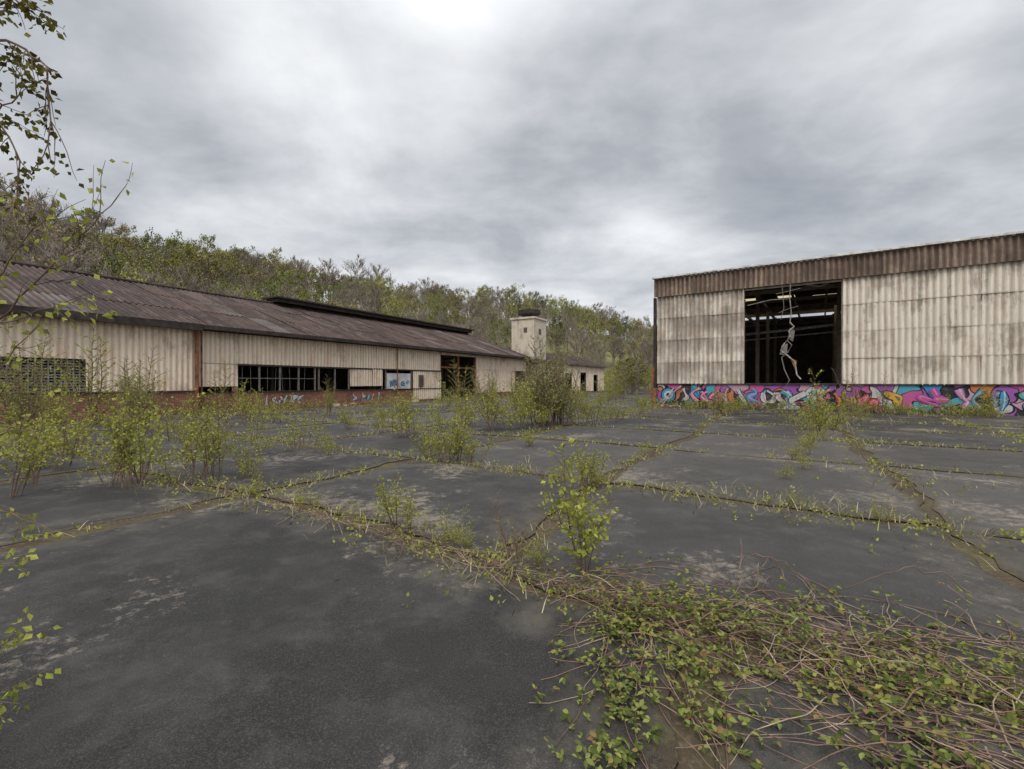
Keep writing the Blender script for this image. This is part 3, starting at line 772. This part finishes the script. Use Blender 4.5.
def vine(p,ang,ln,hmax,leafp,mat,r0=.0035,size=.035):
    pts=[];n=int(ln/.05); a=ang; ph=rb.uniform(0,3); x,y=p
    turn=rb.uniform(-.08,.08)
    for k in range(n+1):
        z=.035+hmax*max(0,math.sin(ph+k*.16))**1.2*rb.uniform(.9,1.1)
        if not inside(Vector((x,y,0))): break
        pts.append(Vector((x,y,z))); a+=turn+rb.gauss(0,.14); x+=.05*math.cos(a); y+=.05*math.sin(a)
        if rb.random()<leafp:
            for _ in range(rb.choice([1,2])):
                bleaf(Vector((x,y,z))+Vector((rb.gauss(0,.035),rb.gauss(0,.035),rb.uniform(.0,.05))),size*rb.uniform(.6,1.3))
    if len(pts)>2: mb.tube(pts,[r0*(1-.6*k/n)+.0008 for k in range(len(pts))],4,mat)
def mat_point(tight=1):
    b=rb.uniform(-1.3,4.6); w=(.11+.23*max(0,min(1,(b+1)/2.2)))*tight
    a=3.2+rb.gauss(-.10*max(0,b),w)
    return ab(a,b)
for k in range(340):
    p=mat_point(); an=math.atan2(-.557,.83)+rb.gauss(0,.6)+(math.pi if rb.random()<.4 else 0)
    vine((p.x,p.y),an,rb.uniform(.4,1.6),rb.uniform(.02,.14),rb.choice([0,.05,.15,.35]),rb.choice([0,0,2]),rb.uniform(.0015,.0036),.034)
for k in range(2200):
    p=mat_point(1.2)
    if mn.noise(Vector((p.x*1.9,p.y*1.9,0)))>-.05: bleaf(Vector((p.x,p.y,rb.uniform(.04,.17))),rb.uniform(.020,.046))
for k in range(26):
    vine((.8+rb.gauss(0,.12),3.0+rb.gauss(0,.2)),math.radians(-104)+rb.gauss(0,.18),rb.uniform(.8,1.7),rb.uniform(.01,.04),rb.choice([.25,.5,.6]),rb.choice([0,0,2]),.0026,.036)
for k in range(360):
    t=rb.random(); q=Vector((.78-.38*t+rb.gauss(0,.07),3.1-1.35*t+rb.gauss(0,.08),rb.uniform(.04,.09)))
    if mn.noise(q*2.5)>-.15: bleaf(q,rb.uniform(.022,.042))
for k in range(110):
    vine((rb.uniform(1.4,3.4),rb.uniform(1.5,2.8)),rb.gauss(-.4,.9)+(math.pi if rb.random()<.5 else 0),rb.uniform(.6,1.6),rb.uniform(.01,.08),rb.choice([0,.1,.2,.4]),rb.choice([0,0,2]),.0028,.036)
for k in range(80):
    p=ab(3.2+rb.gauss(0,.08),rb.uniform(-6,-.9)); vine((p.x,p.y),math.atan2(-.557,.83)+rb.gauss(0,.3),rb.uniform(.4,1.0),.03,.12,rb.choice([0,2]),.0022,.028)
for k in range(12):
    vine((rb.uniform(1.2,3.6),rb.uniform(2.9,3.6)),rb.uniform(.3,2.4),rb.uniform(.5,1.1),rb.uniform(.1,.35),.03,0,.003,.03)
for k in range(6500):
    p=mat_point(.7) if rb.random()<.6 else ab(3.2+rb.gauss(0,.08),rb.uniform(-6,-.5))
    a=rb.gauss(-.6,.8); l=rb.uniform(.03,.11); w=rb.uniform(.0008,.0018)
    d=Vector((math.cos(a),math.sin(a),rb.uniform(0,.3)))*l; s=Vector((-math.sin(a),math.cos(a),0))*w; p.z=.022+rb.random()*.025
    mb.poly([p-s,p+s,p+d],rb.choice([0,2,2]))
mb.obj('bramble_patch',[M['vine'],M['bleaf'],M['vine2']])

mb=MB()
for k in range(420):
    y=rb.uniform(1.6,9); x=rb.uniform(-1.1,1.1)*y
    if k<16: s=rb.uniform(.012,.024)
    else: s=rb.uniform(.003,.009)
    p=Vector((x,y,.040+s*.3)); pts=[p+Vector((math.cos(t)*s*rb.uniform(.6,1.2),math.sin(t)*s*rb.uniform(.6,1.2),rb.uniform(-.2,.4)*s)) for t in (0,1.2,2.5,3.7,5)]
    mb.poly(pts)
mb.obj('leaf_litter',[M['litter']])

# ------------------------------------------------------------------ FOREGROUND BIRCH
rf=random.Random(61); mb=MB()
mb.tube([(-3.05,2.3,0),(-3.0,2.3,1.5),(-3.08,2.35,3),(-2.98,2.3,4.4),(-3.0,2.3,6)],[.05,.043,.034,.022,.008],8,0)
def branch(pts,r0,leafm,ls,nt=9,tl=.35,droop=0,dens=1):
    pts=[Vector(p) for p in pts]; P=[]
    for i in range(len(pts)-1):
        for k in range(5): P.append(pts[i].lerp(pts[i+1],k/5)+rv(.014,rf))
    P.append(pts[-1]); n=len(P)
    mb.tube(P,[r0*(1-.8*k/n) for k in range(n)],5,0)
    for q in range(nt):
        t=.3+.7*q/nt; k=int(t*(n-1)); d=(P[min(k+1,n-1)]-P[k-1]).normalized()
        dd=(d+rv(1.0,rf)+Vector((0,0,-droop))).normalized(); c=P[k].copy(); tp=[c.copy()]; ln=tl*rf.uniform(.4,1.1)
        for _ in range(6): dd=(dd+rv(.2,rf)+Vector((0,0,-droop*.25))).normalized(); c=c+dd*ln/6; tp.append(c.copy())
        mb.tube(tp,[r0*.3*(1-.7*z/6)+.0004 for z in range(7)],3,0)
        for z in range(1,7):
            for _ in range(rf.choice([1,1,2,2]) if dens==1 else rf.choice([0,1,1])):
                ld=(rv(1,rf)+Vector((0,0,-.5))).normalized()
                st=tp[z]+ld*.012; mb.leaf(st,ld,ls*rf.uniform(.6,1.1),leafm,w=.36,rnd=rf)
branch([(-3.05,2.35,3.3),(-2.35,2.15,3.2),(-2.05,2.05,3.0),(-2.0,2.0,2.55)],.008,2,.034,16,.26,.3)
branch([(-3.0,2.3,3.7),(-2.4,2.1,3.45),(-2.1,2.0,3.22)],.008,2,.034,16,.24,.2)
branch([(-3.05,2.35,3.0),(-2.45,2.1,2.9),(-2.2,2.05,2.65),(-2.14,2.0,2.3)],.007,2,.034,14,.22,.2)
branch([(-3.0,2.3,2.6),(-2.5,2.1,2.75),(-2.22,2.05,2.85),(-2.1,2.0,2.95)],.006,2,.034,12,.22,.2)
branch([(-3.0,2.3,3.2),(-2.5,2.1,3.25),(-2.2,2.05,3.3),(-2.0,2.0,3.2)],.006,2,.034,12,.22,.1)
branch([(-3.02,2.3,1.55),(-2.3,2.1,1.92),(-1.95,2.05,2.2),(-1.7,2.0,2.42)],.006,1,.036,11,.28,0,0)
branch([(-3.0,2.3,1.7),(-2.4,2.1,1.85),(-2.0,2.0,1.93),(-1.78,2.0,1.97)],.005,1,.036,13,.2,.1,0)
branch([(-3.0,2.3,1.75),(-2.4,2.1,2.0),(-2.1,2.0,2.25),(-1.95,2.0,2.35)],.005,1,.036,13,.2,.1,0)
branch([(-3.0,2.3,1.35),(-2.4,2.1,1.6),(-2.05,2.0,1.85)],.005,1,.036,11,.25,.1,0)
branch([(-3.0,2.3,1.1),(-2.4,2.1,1.35),(-2.05,2.0,1.4)],.005,1,.036,11,.22,.1,0)
branch([(-3.0,2.3,.9),(-2.4,2.1,1.05),(-2.0,2.0,.95)],.004,1,.036,12,.18,.1,0)
branch([(-3.0,2.3,.5),(-2.4,2.0,.75),(-2.05,1.95,.85)],.004,1,.036,10,.16,.1)
branch([(-2.9,2.2,.1),(-2.4,1.95,.35),(-2.02,1.9,.55)],.004,1,.038,14,.16,.0)
branch([(-2.9,2.2,.1),(-2.35,1.9,.2),(-2.0,1.85,.38)],.004,1,.038,14,.14,.0)
mb.obj('birch_tree',[M['bark'],M['leaf'],M['leafdark']])

# ------------------------------------------------------------------ WORLD
w=bpy.data.worlds.new('World'); scene.world=w; w.use_nodes=True
try: w.cycles.sampling_method='NONE'
except Exception as ex: print(ex)
nt=w.node_tree; nt.nodes.clear()
class WT(NT):
    def __init__(s):
        s.t=nt; s.n=nt.nodes; s.tc=s.n.new('ShaderNodeTexCoord')
k=WT()
out=k.n.new('ShaderNodeOutputWorld'); bg=k.n.new('ShaderNodeBackground'); nt.links.new(bg.outputs[0],out.inputs[0])
sky=k.n.new('ShaderNodeTexSky'); sky.sky_type='NISHITA'; sky.sun_disc=False
SE,SR=math.radians(52),math.radians(190); sky.sun_elevation=SE; sky.sun_rotation=SR
sky.dust_density=3
g=k.tc.outputs['Generated']
sp=k.n.new('ShaderNodeSeparateXYZ'); nt.links.new(g,sp.inputs[0])
zc=k.math('ADD',k.math('MAXIMUM',sp.outputs[2],0),.20)
u=k.math('DIVIDE',sp.outputs[0],zc); v=k.math('DIVIDE',sp.outputs[1],zc)
cb=k.n.new('ShaderNodeCombineXYZ'); nt.links.new(u,cb.inputs[0]); nt.links.new(v,cb.inputs[1])
n1=k.noise(.8,3,.5,dist=.25,vec=cb.outputs[0],loc=(2.3,.7,0)); n2=k.noise(2.2,5,.58,dist=.15,vec=cb.outputs[0],loc=(7,1,0),stretch=(.9,1,1))
val=k.math('ADD',k.math('MULTIPLY',n1,.40),k.math('MULTIPLY',n2,.60))
def blob(d,ang,amp):
    global val
    d=Vector(d).normalized()
    dt=k.n.new('ShaderNodeVectorMath'); dt.operation='DOT_PRODUCT'; nt.links.new(g,dt.inputs[0]); dt.inputs[1].default_value=d
    mr=k.n.new('ShaderNodeMapRange'); mr.interpolation_type='SMOOTHSTEP'
    nt.links.new(dt.outputs['Value'],mr.inputs[0]); mr.inputs[1].default_value=math.cos(math.radians(ang)); mr.inputs[2].default_value=1; mr.inputs[3].default_value=0; mr.inputs[4].default_value=amp
    val=k.math('ADD',val,mr.outputs[0])
blob((-.309,1,.787),20,.13); blob((.19,1,.12),24,.15); blob((.42,1,.50),30,-.10); blob((.80,1,.38),22,-.05)
blob((-.75,1,.42),28,-.01); blob((1.1,1,.62),20,.08); blob((0,1,.45),20,-.06); blob((-.6,1,.2),20,.06); blob((.45,1,.9),24,-.02)
cc=k.ramp(val,[(.20,(2.4,2.55,2.8)),(.38,(3.5,3.65,3.9)),(.50,(4.9,5.05,5.25)),(.61,(6.2,6.3,6.45)),(.76,(7.8,7.9,8.0))])
el=k.n.new('ShaderNodeMapRange'); nt.links.new(sp.outputs[2],el.inputs[0]); el.inputs[1].default_value=.58; el.inputs[2].default_value=1; el.inputs[3].default_value=1; el.inputs[4].default_value=2.9
cc2=k.n.new('ShaderNodeVectorMath'); cc2.operation='SCALE'; nt.links.new(cc,cc2.inputs[0]); nt.links.new(el.outputs[0],cc2.inputs['Scale'])
mx=k.mix(.9,sky.outputs[0],cc2.outputs[0])
nt.links.new(mx,bg.inputs[0]); bg.inputs[1].default_value=.135

sl=bpy.data.lights.new('sun','SUN'); sl.energy=1.5; sl.angle=math.radians(25); sl.color=(1,.95,.88)
so=bpy.data.objects.new('sun',sl); scene.collection.objects.link(so)
sd=Vector((math.sin(SR)*math.cos(SE),math.cos(SR)*math.cos(SE),math.sin(SE)))
so.rotation_euler=sd.to_track_quat('Z','Y').to_euler()

cam=bpy.data.cameras.new('camera'); co=bpy.data.objects.new('camera',cam); scene.collection.objects.link(co)
cam.lens=460/1024*36; cam.sensor_width=36; cam.clip_end=3000; cam.clip_start=.05
co.location=(0,0,1.6); co.rotation_euler=(math.radians(90-.31),0,0)
scene.camera=co
scene.view_settings.view_transform='Standard'; scene.view_settings.look='None'; scene.view_settings.exposure=0
